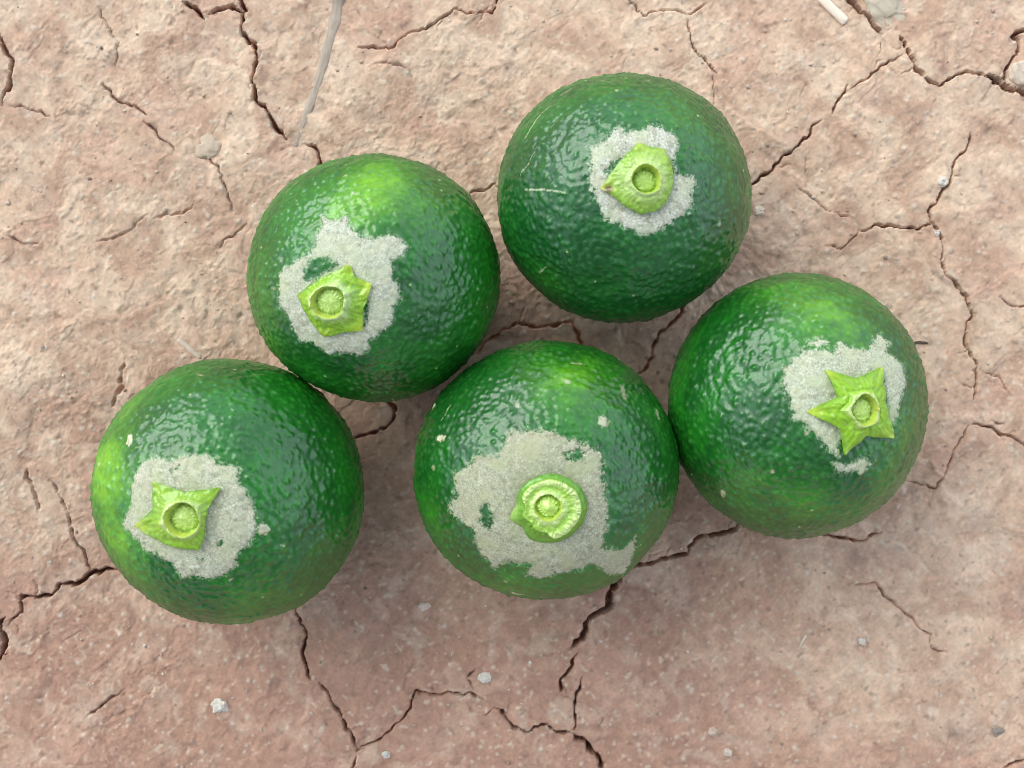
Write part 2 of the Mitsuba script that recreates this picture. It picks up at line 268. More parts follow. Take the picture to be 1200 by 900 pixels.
def ground():
    rng = np.random.default_rng(11)
    xs, ys = axis_points(107, 0.245), axis_points(81, 0.245)
    X, Y = np.meshgrid(xs, ys)
    P = np.stack([X.ravel(), Y.ravel()], -1)
    near = (np.abs(P[:, 0]) < 320) & (np.abs(P[:, 1]) < 280)
    warp = P + (np.stack([rough(P, 0.09, 3, 21), rough(P, 0.09, 3, 22)], -1) - 0.5) * 9
    h = (rough(P, 0.018, 2, 1) - 0.5) * 3.2
    h += (rough(warp, 0.075, 4, 2) - 0.5) * 1.5
    crusty = step(0.35, 0.7, rough(P, 0.035, 2, 9))                    # some areas smeared smooth, some granular
    lumps = rough(warp, 0.30, 3, 3) - 0.5
    h += lumps * (0.20 + 0.24 * crusty)
    fine = rough(P, 0.95, 3, 4, 0.6) - 0.5
    h += fine * (0.11 + 0.15 * crusty)
    flake = rough(warp, 0.055, 4, 6)
    h += 0.16 * step(0.53, 0.555, flake) - 0.12 * step(0.42, 0.40, flake)
    # small pits
    pits = rng.uniform([-110, -85], [110, 85], (900, 2))
    pr = rng.uniform(0.3, 0.95, 900) * (0.55 + 0.6 * (rng.random(900) < 0.15))
    d, k = cKDTree(pits).query(P, distance_upper_bound=2.2)
    k = np.minimum(k, 899)
    h -= np.where(np.isfinite(d), 0.42 * pr[k] * np.exp(-(np.where(np.isfinite(d), d, 9) / pr[k]) ** 2), 0)
    grit = rng.uniform([-110, -85], [110, 85], (5200, 2))
    gr = rng.uniform(0.18, 0.5, 5200)
    d, k = cKDTree(grit).query(P, distance_upper_bound=1.2)
    k = np.minimum(k, 5199)
    gl = np.where(np.isfinite(d), np.exp(-(np.where(np.isfinite(d), d, 9) / gr[k]) ** 2), 0)
    h += 0.20 * gr[k] / 0.4 * gl
    # cracks
    twigs = []
    for pts, width, dep in CRACKS:                         # short side splits
        for q in range(len(pts) - 1):
            if width > 2 and dep > .5 and rng.random() < 0.33:
                (x0, y0), (x1, y1) = pts[q], pts[q + 1]
                g, u = math.atan2(y1 - y0, x1 - x0) + rng.choice([-1, 1]) * rng.uniform(0.5, 1.2), rng.uniform(0.2, 0.8)
                way = [(x0 + (x1 - x0) * u, y0 + (y1 - y0) * u)]
                for _ in range(rng.integers(1, 4)):
                    way.append((way[-1][0] + 8 * math.cos(g), way[-1][1] + 8 * math.sin(g)))
                    g += rng.normal(0, 0.5)
                twigs.append((way, rng.uniform(0.9, 1.5), 0.5))
    for q in range(26):                                    # faint hairlines everywhere
        x, y, g = rng.uniform(-20, 1220), rng.uniform(-20, 920), rng.uniform(0, 6.28)
        way = [(x, y)]
        for _ in range(rng.integers(2, 6)):
            way.append((way[-1][0] + 14 * math.cos(g), way[-1][1] + 14 * math.sin(g)))
            g += rng.normal(0, 0.6)
        twigs.append((way, rng.uniform(0.7, 1.2), rng.uniform(0.12, 0.30)))
    S = np.vstack([trace(*c, rng) for c in CRACKS + twigs + outer_cracks(rng)])
    d, k = cKDTree(S[:, :2]).query(P, distance_upper_bound=6)
    hit = np.isfinite(d)
    k, d = np.minimum(k, len(S) - 1), np.where(hit, d, 99)
    w = np.maximum(S[k, 2], 0.10)
    dep = np.minimum(0.40 + S[k, 2] * 11.0, 6.0) * S[k, 3] * (0.52 + 0.48 * step(0.08, 0.32, S[k, 2]))
    ragged = d * (0.75 + 0.5 * meshkit.noise(p3(P, 1.7, 2), 8))
    cut = 1 - step(0.55, 1.15, ragged / np.maximum(w, 0.14))
    h -= dep * cut
    h -= 0.10 * np.minimum(1, w / .3) * np.exp(-d / (0.3 + 1.0 * w))
    sgn = np.sign(((P - S[k, :2]) * S[k, 5:7]).sum(1))
    h += sgn * S[k, 4] * 0.28 * np.exp(-d / 2.2) * hit
    for x, y, a, b, s in STAINS_AND_PITS:                      # the deeper hollows
        c = plan((x, y))
        e = ((P[:, 0] - c[0]) / (a * UNIT)) ** 2 + ((P[:, 1] - c[1]) / (b * UNIT)) ** 2
        h -= s * 0.9 * np.exp(-e) * (0.5 + meshkit.noise(p3(P, 0.9, 6), 12))
    # the weight of each lime has pressed its bed flat
    for L in LIMES:
        c, r = np.array(L['c']), np.array(L['r'])
        e = ((P[:, 0] - c[0]) / r[0]) ** 2 + ((P[:, 1] - c[1]) / r[1]) ** 2
        low = c[2] - r[2] * np.sqrt(np.maximum(1 - e, 0))
        h = np.where(e < 0.9, np.minimum(h, low - 0.02), h)
    h *= np.where(near, 1, 1.0)
    v = np.column_stack([P, h])
    ny, nx = X.shape
    i = np.arange(ny * nx).reshape(ny, nx)
    a, b, c, e = i[:-1, :-1].ravel(), i[:-1, 1:].ravel(), i[1:, 1:].ravel(), i[1:, :-1].ravel()
    f = np.vstack([np.column_stack([a, b, c]), np.column_stack([a, c, e])])
    # colour of the clay: pale dried skin, pink-brown body, redder clay with painted shade, grey silt, light and dark grains
    red_shaded = step(-0.12, 0.30, (rough(P, 0.017, 3, 41) - 0.5) * 0.55 - (P[:, 1] + 6) / 170 - np.clip(P[:, 0] - 20, 0, 70) / 300)  # redder clay plus the viewer's soft shadow, painted darker toward the bottom
    c1, c2, c3 = rough(warp, 0.10, 4, 42), rough(P, 0.42, 3, 43), rough(P, 1.5, 2, 44)
    col = mixc((0.570, 0.390, 0.295), (0.380, 0.218, 0.168), red_shaded)
    col = mixc(col, (0.67, 0.495, 0.385), step(0.50, 0.72, c1) * (0.70 - 0.48 * red_shaded))
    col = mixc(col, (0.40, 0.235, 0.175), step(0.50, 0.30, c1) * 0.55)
    col = mixc(col, (0.53, 0.395, 0.32), step(0.55, 0.75, rough(warp, 0.15, 3, 45)) * 0.45)
    col = mixc(col, (0.50, 0.295, 0.232), step(0.55, 0.75, rough(warp, 0.06, 3, 48)) * 0.45)
    col = col * (1 + (c2 - 0.5) * 0.40 + (c3 - 0.5) * 0.34)[:, None]
    col = mixc(col, (0.66, 0.56, 0.46), step(0.66, 0.84, rough(P, 0.62, 2, 46)) * 0.5)
    col = mixc(col, (0.23, 0.145, 0.115), step(0.66, 0.84, rough(P, 0.55, 2, 47)) * 0.55)
    tone = rng.random(5200)
    col = mixc(col, (0.62, 0.54, 0.46), gl * (tone[k * 0 + np.minimum(cKDTree(grit).query(P)[1], 5199)] > 0.72) * 0.7)
    for x, y, a, b, s in STAINS_AND_PITS:  # the same spots toned dark, grey stains and dug hollows alike
        q = plan((x, y))
        e = ((P[:, 0] - q[0]) / (a * UNIT)) ** 2 + ((P[:, 1] - q[1]) / (b * UNIT)) ** 2
        col = mixc(col, (0.22, 0.165, 0.14), s * 0.8 * np.exp(-e * (0.5 + 1.2 * c3)))
    col = col * np.array([1.0, 0.965, 0.92])
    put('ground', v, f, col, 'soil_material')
    labels['ground'] = {'label': 'dry cracked pinkish brown clay ground', 'category': 'ground', 'kind': 'structure'}
    grid = (xs, ys, h.reshape(ny, nx))
    return grid


GRID = ground()


def height_at(x, y):
    xs, ys, h = GRID
    return h[np.clip(np.searchsorted(ys, y), 0, len(ys) - 1), np.clip(np.searchsorted(xs, x), 0, len(xs) - 1)]


# ------------------------------------------------------------------ limes
def frame(a):
    e1 = np.array([1.0, 0, 0]) - a[0] * a
    e1 /= np.linalg.norm(e1)
    return e1, np.cross(a, e1)


def sphere_points(axis, level=7, gather=0.45):
    """an icosphere whose vertices lie closer together round the given axis"""
    m = trimesh.creation.icosphere(level)
    v = np.array(m.vertices)
    z = v @ axis
    t = v - z[:, None] * axis
    t /= np.maximum(np.linalg.norm(t, axis=1, keepdims=True), 1e-12)
    th = np.arccos(np.clip(z, -1, 1))
    th = th - gather * np.sin(th)
    return axis * np.cos(th)[:, None] + t * np.sin(th)[:, None], np.array(m.faces)


def calyx_of(key, L, a, e1, e2, rng):
    c, r = np.array(L['c']), np.array(L['r'])
    R = r.mean()
    pts = sorted((math.atan2(y, x), math.hypot(x, y), k) for x, y, k in L['outline'])
    ang = np.array([p[0] for p in pts])
    rad = np.array([p[1] for p in pts])
    A, B = np.r_[ang - 2 * np.pi, ang, ang + 2 * np.pi], np.r_[rad, rad, rad]
    n = 220
    phi = -np.pi + np.arange(n) * 2 * np.pi / n
    curve = PchipInterpolator(A, B)
    tri = np.column_stack([B * np.cos(A), B * np.sin(A)])
    kk = np.clip(np.searchsorted(A, phi) - 1, 0, len(A) - 2)
    p0, dp_ = tri[kk], tri[kk + 1] - tri[kk]
    straight = (p0[:, 0] * dp_[:, 1] - p0[:, 1] * dp_[:, 0]) / (np.cos(phi) * dp_[:, 1] - np.sin(phi) * dp_[:, 0])
    ro = 0.95 * straight + 0.05 * curve(phi) if L['style'] == 'star' else 0.3 * straight + 0.7 * curve(phi)
    cs = np.column_stack([np.cos(phi), np.sin(phi), 0 * phi])
    ro += (meshkit.noise(cs * 6, L['seed']) - 0.5) * 0.7
    rp = L['pr'] * (1 + (meshkit.noise(cs * 1.6, L['seed'] + 1) - 0.5) * 0.22)
    # rows: floor, wall, rim, slope, skirt
    rows, zone = [], []
    for t in np.linspace(0.02, 0.90, 16):
        rows.append(rp * t); zone.append(0)
    for t in np.linspace(0.92, 1.0, 7):
        rows.append(rp * t); zone.append(1)
    for t in np.linspace(0.02, 1, 34):
        rows.append(rp + (ro - rp) * t); zone.append(2)
    for t in (1.002, 0.995, 0.97, 0.9):
        rows.append(ro * t); zone.append(3)
    rows, zone = np.array(rows), np.array(zone)
    PH = np.broadcast_to(phi, rows.shape)
    RO, RP = np.broadcast_to(ro, rows.shape), np.broadcast_to(rp, rows.shape)
    nz = lambda s, k, o=2: meshkit.fbm(np.stack([rows * np.cos(PH) * s, rows * np.sin(PH) * s, 0 * PH], -1), o, L['seed'] + k) - 0.5  # noqa: E731
    hr, dp = L['rim'], L['depth']
    lobe = step(0.72, 1.0, ro / ro.max())                              # 1 along the sepals
    s = np.clip((rows - RP) / (RO - RP), 0, 1)
    rimz = hr + (meshkit.noise(cs * 4, L['seed'] + 4) - 0.5) * L['ragged']
    edge = 0.55 - 0.15 * lobe
    if L['style'] == 'disc':
        face = hr - 0.10 + 0.17 * np.cos(s * 11) + nz(0.6, 6) * 0.45
        face += 0.13 * np.sin(PH * 37 + 16 * nz(0.35, 7)) * np.exp(-((s - 0.58) / 0.12) ** 2) + nz(1.4, 17) * 0.1
        low = step(2.75, 3.1, np.abs(PH)) + step(-1.35, -1.7, PH)          # the side where the cut left the smooth green rim lower
        low = np.clip(low, 0, 1)
        lim = 0.72 - 0.27 * low
        h = np.where(s < lim, face, edge + (face - edge - 0.25) * np.clip((1 - s) / (1 - lim), 0, 1) ** 0.8)
        h -= 0.25 * low * step(0.3, 0.6, s)
    else:
        h = edge + (rimz - edge) * (1 - s) ** L['fall'] + nz(0.7, 6) * 0.18
        h -= L['groove'] * np.exp(-((s - 0.22) / 0.085) ** 2)
        h += L['collar'] * np.exp(-((s - 0.07) / 0.08) ** 2)
        h -= 0.35 * lobe * np.exp(-((s - 0.55) / 0.20) ** 2)                # sepals are dished along their middle
        h += 0.022 * np.sin(PH * 31 + 9 * nz(.25, 14)) * step(0.12, 0.4, s) * (1 - step(0.85, 1, s))   # fine veins
        h += nz(0.35, 15) * 0.5 * step(0.1, 0.4, s)
        h += nz(1.6, 12) * 0.14 * np.exp(-s / 0.2)
    floor = hr - dp + nz(0.7, 8) * 0.25
    q = rows / RP
    if L['style'] == 'disc':
        floor = floor + 0.75 * np.exp(-(q / 0.33) ** 2) + 0.12 * np.sin(PH * 13 + 22 * nz(.4, 9)) * step(0.35, 0.6, q)
    else:
        floor = floor + 0.30 * np.exp(-(q / 0.5) ** 2) + 0.12 * np.sin(PH * 11 + 20 * nz(.4, 9)) * step(0.35, 0.7, q)
    wall = step(0.90, 0.995, q)
    floor = floor - 0.45 * np.exp(-((q - 0.86) / 0.10) ** 2)
    h0 = h[zone == 2][0]
    h = np.where(zone[:, None] <= 1, floor * (1 - wall) + h0 * wall, h)
    last = h[zone == 2][-1]
    for j, k in enumerate(np.nonzero(zone == 3)[0]):
        h[k] = last * (0.8, 0.45, 0.0, -0.7)[j] - 0.02
    th = np.radians(rows)
    D = np.cos(th)[..., None] * a + np.sin(th)[..., None] * (np.cos(PH)[..., None] * e1 + np.sin(PH)[..., None] * e2)
    V = (c + D * r + D * h[..., None]).reshape(-1, 3)
    m = len(rows)
    i = np.arange(m * n).reshape(m, n)
    j = np.roll(i, -1, axis=1)
    F = np.vstack([np.column_stack([i[:-1].ravel(), i[1:].ravel(), j[1:].ravel()]), np.column_stack([i[:-1].ravel(), j[1:].ravel(), j[:-1].ravel()])])
    V = np.vstack([V, c + a * r + a * h[0].mean()])
    F = np.vstack([F, np.column_stack([np.full(n, m * n), i[0], j[0]])])
    # colours
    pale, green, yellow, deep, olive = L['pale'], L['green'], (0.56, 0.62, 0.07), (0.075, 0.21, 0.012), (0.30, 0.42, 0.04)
    fl = lambda x: np.broadcast_to(x, rows.shape).ravel()  # noqa: E731
    N1, N2 = nz(0.8, 20).ravel(), nz(2.2, 21).ravel()
    S_, Q_, LB = s.ravel(), q.ravel(), fl(lobe)
    col = mixc(np.broadcast_to(green, (m * n, 3)), yellow, np.clip(LB * step(0.45, 1.0, S_) * 0.75 + N1 * 0.5, 0, 1))  # yellow-green sepals, tips painted brighter to suggest light shining through
    col = mixc(col, deep, np.clip(step(0.1, 0.6, N1 + 0.1) * 0.5 + (1 - LB) * step(0.75, 1, S_) * 0.4, 0, 1))
    col = mixc(col, (0.13, 0.30, 0.015), np.clip((0.45 + 0.4 * np.sin(fl(PH) * 31 + 9 * nz(.25, 14).ravel())) * step(0.1, 0.3, S_) * (1 - LB * step(.4, .8, S_)) * 0.38, 0, 1))
    if L['style'] == 'disc':
        lm = fl(np.broadcast_to(lim, rows.shape))
        ring = step(lm + 0.04, lm - 0.06, S_)
        col = mixc(np.broadcast_to((0.13, 0.31, 0.018), (m * n, 3)), deep, np.clip(step(0.8, 0.95, S_) * 0.6 + N1 * .6, 0, 1))
        band = 0.5 + 0.5 * np.cos(S_ * 11 - 0.4)
        col = mixc(col, mixc(np.broadcast_to((0.30, 0.50, 0.06), (m * n, 3)), pale, np.clip(band * 0.85 + N2 * 1.2, 0, 1)), ring)
        tip = np.exp(-((np.angle(np.exp(1j * (fl(PH) - 3.35))) / 0.3) ** 2)) * step(0.5, 1, S_)
        col = mixc(col, (0.42, 0.55, 0.12), tip * 0.7)
    else:
        rim = np.exp(-((S_ - 0.04) / L['palew']) ** 2)
        col = mixc(col, pale, np.clip(rim * (0.75 + N2), 0, 1))
    zz = fl(zone[:, None])
    fcol = mixc(np.broadcast_to(pale, (m * n, 3)), olive, np.clip(step(0.6, 1.0, Q_) * 0.35 + N2 * 1.0, 0, 1))
    fcol = fcol * [0.86, 1.0, 0.55]
    fcol = mixc(fcol, (0.16, 0.14, 0.02), np.exp(-((Q_ - 0.86) / 0.05) ** 2) * step(-0.02, 0.15, N1) * 0.7)
    fcol = mixc(fcol, (0.42, 0.46, 0.07), step(0.91, 0.94, Q_) * 0.7)
    col = np.where((zz <= 1)[:, None], fcol, col)
    dry = step(0.25, 0.42, nz(1.3, 25).ravel()) * np.exp(-((S_ - 0.03) / 0.10) ** 2) * (zz >= 1)
    col = mixc(col, (0.30, 0.20, 0.07), dry * 0.7)
    if 'brown' in L:
        bx, by = L['brown']
        g = np.exp(-(((rows * np.cos(PH)).ravel() - bx) ** 2 + ((rows * np.sin(PH)).ravel() - by) ** 2) / 3.0)
        col = mixc(col, (0.12, 0.045, 0.015), np.clip(g * 1.2 + N2 * g, 0, 1))
    col = np.vstack([col, [pale]])
    N = normals_of(V, F)
    # cut the one surface into its parts
    part = np.zeros(len(F), int)
    row_of, col_of = F[:, 0] // n, F[:, 0] % n
    zf = np.where(F[:, 0] == m * n, 0, zone[np.minimum(row_of, m - 1)])
    part[zf <= 1] = 1
    tips = [p for p in pts if p[2] == 't']
    vall = [p for p in pts if p[2] == 'v']
    rv = np.mean([p[1] for p in vall])
    rf = rows.ravel()[np.minimum(F[:, 1], m * n - 1)]
    pf = phi[col_of]
    dist = np.abs(np.angle(np.exp(1j * (pf[:, None] - np.array([p[0] for p in tips])[None]))))
    near, who = dist.min(1), dist.argmin(1)
    sep = (part == 0) & (rf > rv * 0.9) & (near < L.get('sector', 0.6))
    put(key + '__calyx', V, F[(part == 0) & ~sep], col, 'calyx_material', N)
    put(key + '__calyx__stem_pit', V, F[part == 1], col, 'calyx_material', N)
    num = 0
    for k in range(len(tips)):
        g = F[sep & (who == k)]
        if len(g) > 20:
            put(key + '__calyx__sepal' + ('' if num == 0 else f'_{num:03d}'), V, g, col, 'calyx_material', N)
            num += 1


def make_lime(key, L):
    rng = np.random.default_rng(L['seed'])
    a = np.array(L['stem'])
    a /= np.linalg.norm(a)
    e1, e2 = frame(a)
    c, r = np.array(L['c']), np.array(L['r'])
    R = r.mean()
    ax = a + [0, 0, 1.0]
    U, F = sphere_points(ax / np.linalg.norm(ax))
    th = np.arccos(np.clip(U @ a, -1, 1))
    ph = np.arctan2(U @ e2, U @ e1)
    K = np.degrees(th)[:, None] * np.column_stack([np.cos(ph), np.sin(ph)])       # fruit map: degrees round the stem
    off = L['seed'] * 3.7
    # --- relief of the peel, in mm
    n = 5300
    k = np.arange(n) + 0.5
    gp = np.column_stack([np.cos(2.399963 * k) * np.sqrt(1 - (1 - 2 * k / n) ** 2), np.sin(2.399963 * k) * np.sqrt(1 - (1 - 2 * k / n) ** 2), 1 - 2 * k / n])
    gp += rng.normal(0, 0.017, gp.shape)
    gp /= np.linalg.norm(gp, axis=1, keepdims=True)
    gd = rng.uniform(0.4, 1.0, n)
    dd, kk = cKDTree(gp).query(U, k=3)
    dmm = dd * R
    pore = (gd[kk] * np.exp(-(dmm / 0.45) ** 2)).sum(1)
    pit = rng.random(n) < 0.5
    d4, k4 = cKDTree(np.roll(gp, 1, axis=1)).query(U)
    h = -0.06 * pit[k4] * np.exp(-(d4 * R / 0.22) ** 2)
    h += 0.20 * (gd[kk] * np.exp(-(dmm / 0.45) ** 2)).sum(1) * (0.55 + 0.7 * meshkit.fbm(U * 2.5 + off, 2, 34))
    h += (meshkit.fbm(U * R * 0.42 + off, 2, 3) - 0.5) * 0.42 + (meshkit.fbm(U * R * 0.95 + off, 2, 33) - 0.5) * 0.16
    h += (meshkit.fbm(U * 2.2 + off, 2, 4) - 0.5) * 0.7 + (meshkit.noise(U * 1.25 + off, 36) - 0.5) * 0.9
    # --- scar: a ragged edge that frays into the peel
    W = K + np.column_stack([meshkit.fbm(p3(K, 0.55, 1 + off), 3, 5), meshkit.fbm(p3(K, 0.55, 5 + off), 3, 6)]) * 2.0 - 1.0
    near = np.nonzero(th < 1.15)[0]
    pt = shapely.points(W[near])
    sd = np.full(len(U), 9.0)
    inside = -9.0 * np.ones(len(near))
    for p in L['scar']:
        g = shapely.Polygon(p).buffer(0)
        inside = np.maximum(inside, np.where(shapely.contains(g, pt), 1, -1) * shapely.distance(g.boundary, pt))
    for p in L['holes']:
        g = shapely.Polygon(p).buffer(0)
        inside = np.minimum(inside, np.where(shapely.contains(g, pt), -1, 1) * shapely.distance(g.boundary, pt))
    sd[near] = -inside                                                   # degrees beyond the edge
    ragged = (meshkit.fbm(p3(K, 0.75, off), 3, 9) - 0.5) * 2.6 + (meshkit.noise(p3(K, 2.6, off), 37) - 0.5) * 1.7 - 0.5 * (pore - 0.4)
    sd = sd + ragged * (0.75 + L['frayed'] * 12)
    scar = sd < 0
    thin = step(1.6, 0.0, sd) * step(0.40, 0.62, meshkit.fbm(p3(K, 1.5, off + 2), 2, 38))      # a film of cork beyond the edge
    # corky net of fine furrows
    m = 12500
    sp = rng.uniform(-75, 75, (m, 2))
    tk = cKDTree(sp)
    RK = K * (np.sqrt(np.maximum(np.degrees(th), 1)) * 0.235)[:, None]                # cells grow longer outwards
    d2 = tk.query(RK, k=2)[0]
    net = np.exp(-((d2[:, 1] - d2[:, 0]) / 0.30) ** 2)
    radial = meshkit.noise(np.column_stack([ph * 26, np.degrees(th) * 0.35, 0 * ph]), 14)
    furrow = np.clip(net * 0.85 + step(0.62, 0.85, radial) * L['radial'] + 0.3 * np.exp(-(dmm[:, 0] / 0.22) ** 2), 0, 1)
    hs = 0.10 - 0.05 * furrow + (meshkit.fbm(U * R * 1.1, 2, 15) - 0.5) * 0.06
    h = np.where(scar, h * 0.60 + hs * step(0, -0.7, sd), h)
    h -= 0.85 * np.exp(-(np.degrees(th) / (np.mean([math.hypot(x, y) for x, y, q in L['outline']]) * 1.05)) ** 4)   # the stem end is sunk a little
    V = c + U * r + U * h[:, None]
    # --- colour of the peel
    dark, mid, lite, bright = L['dark'], L['mid'], (0.072, 0.26, 0.008), (0.15, 0.37, 0.012)
    n1 = meshkit.fbm(U * 3.2 + off, 3, 20)
    n2 = meshkit.fbm(U * R * 0.5 + off, 3, 21)
    n3 = meshkit.fbm(U * R * 1.3 + off, 2, 22)
    col = mixc(np.broadcast_to(dark, U.shape), mid, np.clip(step(0.32, 0.72, n1) * 0.8 + (n2 - 0.5) * 0.6, 0, 1))
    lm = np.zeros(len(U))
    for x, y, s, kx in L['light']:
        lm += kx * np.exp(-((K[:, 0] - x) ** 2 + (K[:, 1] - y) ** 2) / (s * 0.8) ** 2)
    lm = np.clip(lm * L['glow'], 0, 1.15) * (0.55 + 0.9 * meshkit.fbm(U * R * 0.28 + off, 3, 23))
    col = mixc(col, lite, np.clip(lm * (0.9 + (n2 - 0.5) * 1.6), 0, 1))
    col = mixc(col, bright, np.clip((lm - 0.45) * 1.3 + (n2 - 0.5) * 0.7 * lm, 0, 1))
    spot = np.exp(-(dmm[:, 0] / 0.26) ** 2) * (gd[kk[:, 0]] > 0.5)
    col = mixc(col, (0.10, 0.30, 0.03), spot * (0.12 + 0.5 * lm))
    col = col * (1 - 0.25 * np.clip(0.5 - pore, 0, 0.5) * (1 - lm))[:, None]
    col = col * (1 + (n3 - 0.5) * 0.5)[:, None]
    dots = (rng.random(n) < 0.0035)[kk[:, 0]] * np.exp(-(dmm[:, 0] / 0.15) ** 2)
    col = mixc(col, (0.50, 0.55, 0.25), np.clip(dots * 1.3, 0, 0.85))
    kw = meshkit.fbm(p3(K, 1.0, off), 2, 30)
    col = mixc(col, np.array(L['cork']) * [0.8, 0.9, 0.7], thin * 0.55 * (sd > 0) * 1.35)
    for x, y, sx, sy, kx in L['specks']:
        e = np.sqrt(((K[:, 0] - x) / sx) ** 2 + ((K[:, 1] - y) / sy) ** 2) + (kw - 0.5) * 1.3
        g = step(1.05, 0.75, e) * min(1, kx * 1.15)
        col = mixc(col, mixc(np.broadcast_to((0.52, 0.50, 0.34), U.shape), (0.30, 0.27, 0.12), step(0.45, 0.7, n3)), g)
        V += U * (g * 0.05)[:, None]
    for pts, wd, kx in L['lines']:
        ls = shapely.LineString(pts)
        dl = np.full(len(U), 9.0)
        nb = np.hypot(K[:, 0] - pts[0][0], K[:, 1] - pts[0][1]) < 40
        dl[nb] = shapely.distance(ls, shapely.points(W[nb] * 0.35 + K[nb] * 0.65))
        col = mixc(col, (0.52, 0.55, 0.34), step(wd * 0.75, wd * 0.25, dl) * kx * step(0.25, 0.5, kw))
    cork = mixc(np.broadcast_to(L['cork'], U.shape), np.array(L['cork']) * [0.45, 0.44, 0.34], furrow * 0.8)
    cork = mixc(cork, np.array(L['cork']) * [0.8, 0.84, 0.66], step(0.4, 0.75, meshkit.fbm(p3(K, 0.14, off), 3, 31)) * 0.7)
    cork = mixc(cork, (0.20, 0.22, 0.13), step(0.70, 0.80, meshkit.fbm(p3(K, 0.7, off + 4), 2, 32)) * 0.55)
    cork = mixc(cork, np.array([0.10, 0.17, 0.06]), step(-0.55, 0.0, sd) * 0.45)
    cork = cork * np.array([0.93, 0.92, 0.86])
    tan = step(0.45, 0.75, meshkit.fbm(p3(K, 0.22, off + 6), 3, 39))
    cork = mixc(cork, np.array(L['cork']) * [0.92, 0.80, 0.62], tan * 0.22)
    N = normals_of(V, F)
    sf = scar[F].sum(1) >= 2
    put(key + '__peel', V, F[~sf], col, 'peel_material', N)
    put(key + '__scar', V, F[sf], cork, 'scar_material', N)
    calyx_of(key, L, a, e1, e2, rng)


LOOKS = [
    dict(seed=1, glow=1.15, dark=(0.005, 0.087, 0.008), mid=(0.011, 0.158, 0.009), cork=(0.61, 0.6, 0.5), radial=0.35, frayed=.02, rim=1.7, depth=1.3, ragged=.5, fall=1.9, groove=0.12, collar=0.22, palew=.16, style='star',
         pale=(0.52, 0.60, 0.26), green=(0.27, 0.44, 0.035)),
    dict(seed=2, glow=0.95, dark=(0.005, 0.083, 0.008), mid=(0.011, 0.154, 0.009), cork=(0.64, 0.645, 0.57), radial=0.35, frayed=.04, rim=2.0, depth=1.1, ragged=.7, fall=1.6, groove=0.06, collar=0.2, palew=.22, style='star',
         pale=(0.55, 0.64, 0.30), green=(0.27, 0.47, 0.03)),
    dict(seed=3, glow=0.7, dark=(0.005, 0.078, 0.012), mid=(0.011, 0.125, 0.016), cork=(0.68, 0.675, 0.62), radial=0.55, frayed=.03, rim=1.7, depth=1.5, ragged=.3, fall=1.2, groove=0.08, collar=0.15, palew=.40, style='star',
         pale=(0.50, 0.60, 0.24), green=(0.30, 0.46, 0.06), brown=(-14.5, -3.5)),
    dict(seed=4, glow=0.6, dark=(0.005, 0.078, 0.008), mid=(0.011, 0.143, 0.009), cork=(0.5, 0.49, 0.39), radial=0.2, frayed=.06, rim=1.6, depth=0.55, ragged=.3, fall=1.2, groove=0, collar=0, palew=.3, style='disc',
         pale=(0.58, 0.68, 0.26), green=(0.27, 0.45, 0.035), sector=0.5),
    dict(seed=5, glow=0.85, dark=(0.005, 0.078, 0.008), mid=(0.011, 0.154, 0.009), cork=(0.61, 0.625, 0.52), radial=0.25, frayed=.07, rim=1.7, depth=1.2, ragged=.3, fall=1.7, groove=0.3, collar=0.25, palew=.09, style='star',
         pale=(0.52, 0.60, 0.26), green=(0.26, 0.46, 0.02)),
]
LIME_LABELS = [
    'green lime with a yellowish left side and a four-pointed calyx, nearest the left edge',
    'green lime with a yellow-green top and a chunky calyx on a frayed white patch',
    'dark green lime with thin pale scratches and a white ring round its stem pit',
    'green lime with the largest beige scar and a round ringed calyx cut flat, bottom middle',
    'green lime with a clear five-pointed star calyx, farthest right of the five',
]
for key, L, look, text in zip(LIME_KEYS, LIMES, LOOKS, LIME_LABELS):
    make_lime(key, {**L, **look})
    labels[key] = {'label': text, 'category': 'lime', 'group': 'green limes lying on the cracked clay'}


# ------------------------------------------------------------------ small things lying on the clay
def stone(key, x, y, rx, ry, rz, color, label, cat, seed, turn=0.0, group=None, sink=0.45, level=4, rough=0.6):
    m = trimesh.creation.icosphere(level)
    u = np.array(m.vertices)
    k = 1 + (meshkit.fbm(u * 1.3 + seed * 5.1, 3, seed) - 0.5) * rough * 2.2 + (meshkit.fbm(u * 5 + seed, 2, seed + 1) - 0.5) * rough * 0.5
    v = np.sign(u) * np.abs(u) ** 0.85 * k[:, None] * np.array([rx, ry, rz]) * UNIT
    cs, sn = math.cos(turn), math.sin(turn)
    v = np.column_stack([v[:, 0] * cs - v[:, 1] * sn, v[:, 0] * sn + v[:, 1] * cs, v[:, 2]])
    p = plan((x, y))
    v += [p[0], p[1], height_at(*p) + rz * UNIT * (1 - 2 * sink)]
    col = np.broadcast_to(color, v.shape) * (1 + (meshkit.fbm(u * 4 + seed, 3, seed + 2) - 0.5) * 0.5)[:, None]
    put(key, v, np.array(m.faces), col, 'stone_material')
    labels[key] = {'label': label, 'category': cat}
    if group:
        labels[key]['group'] = group


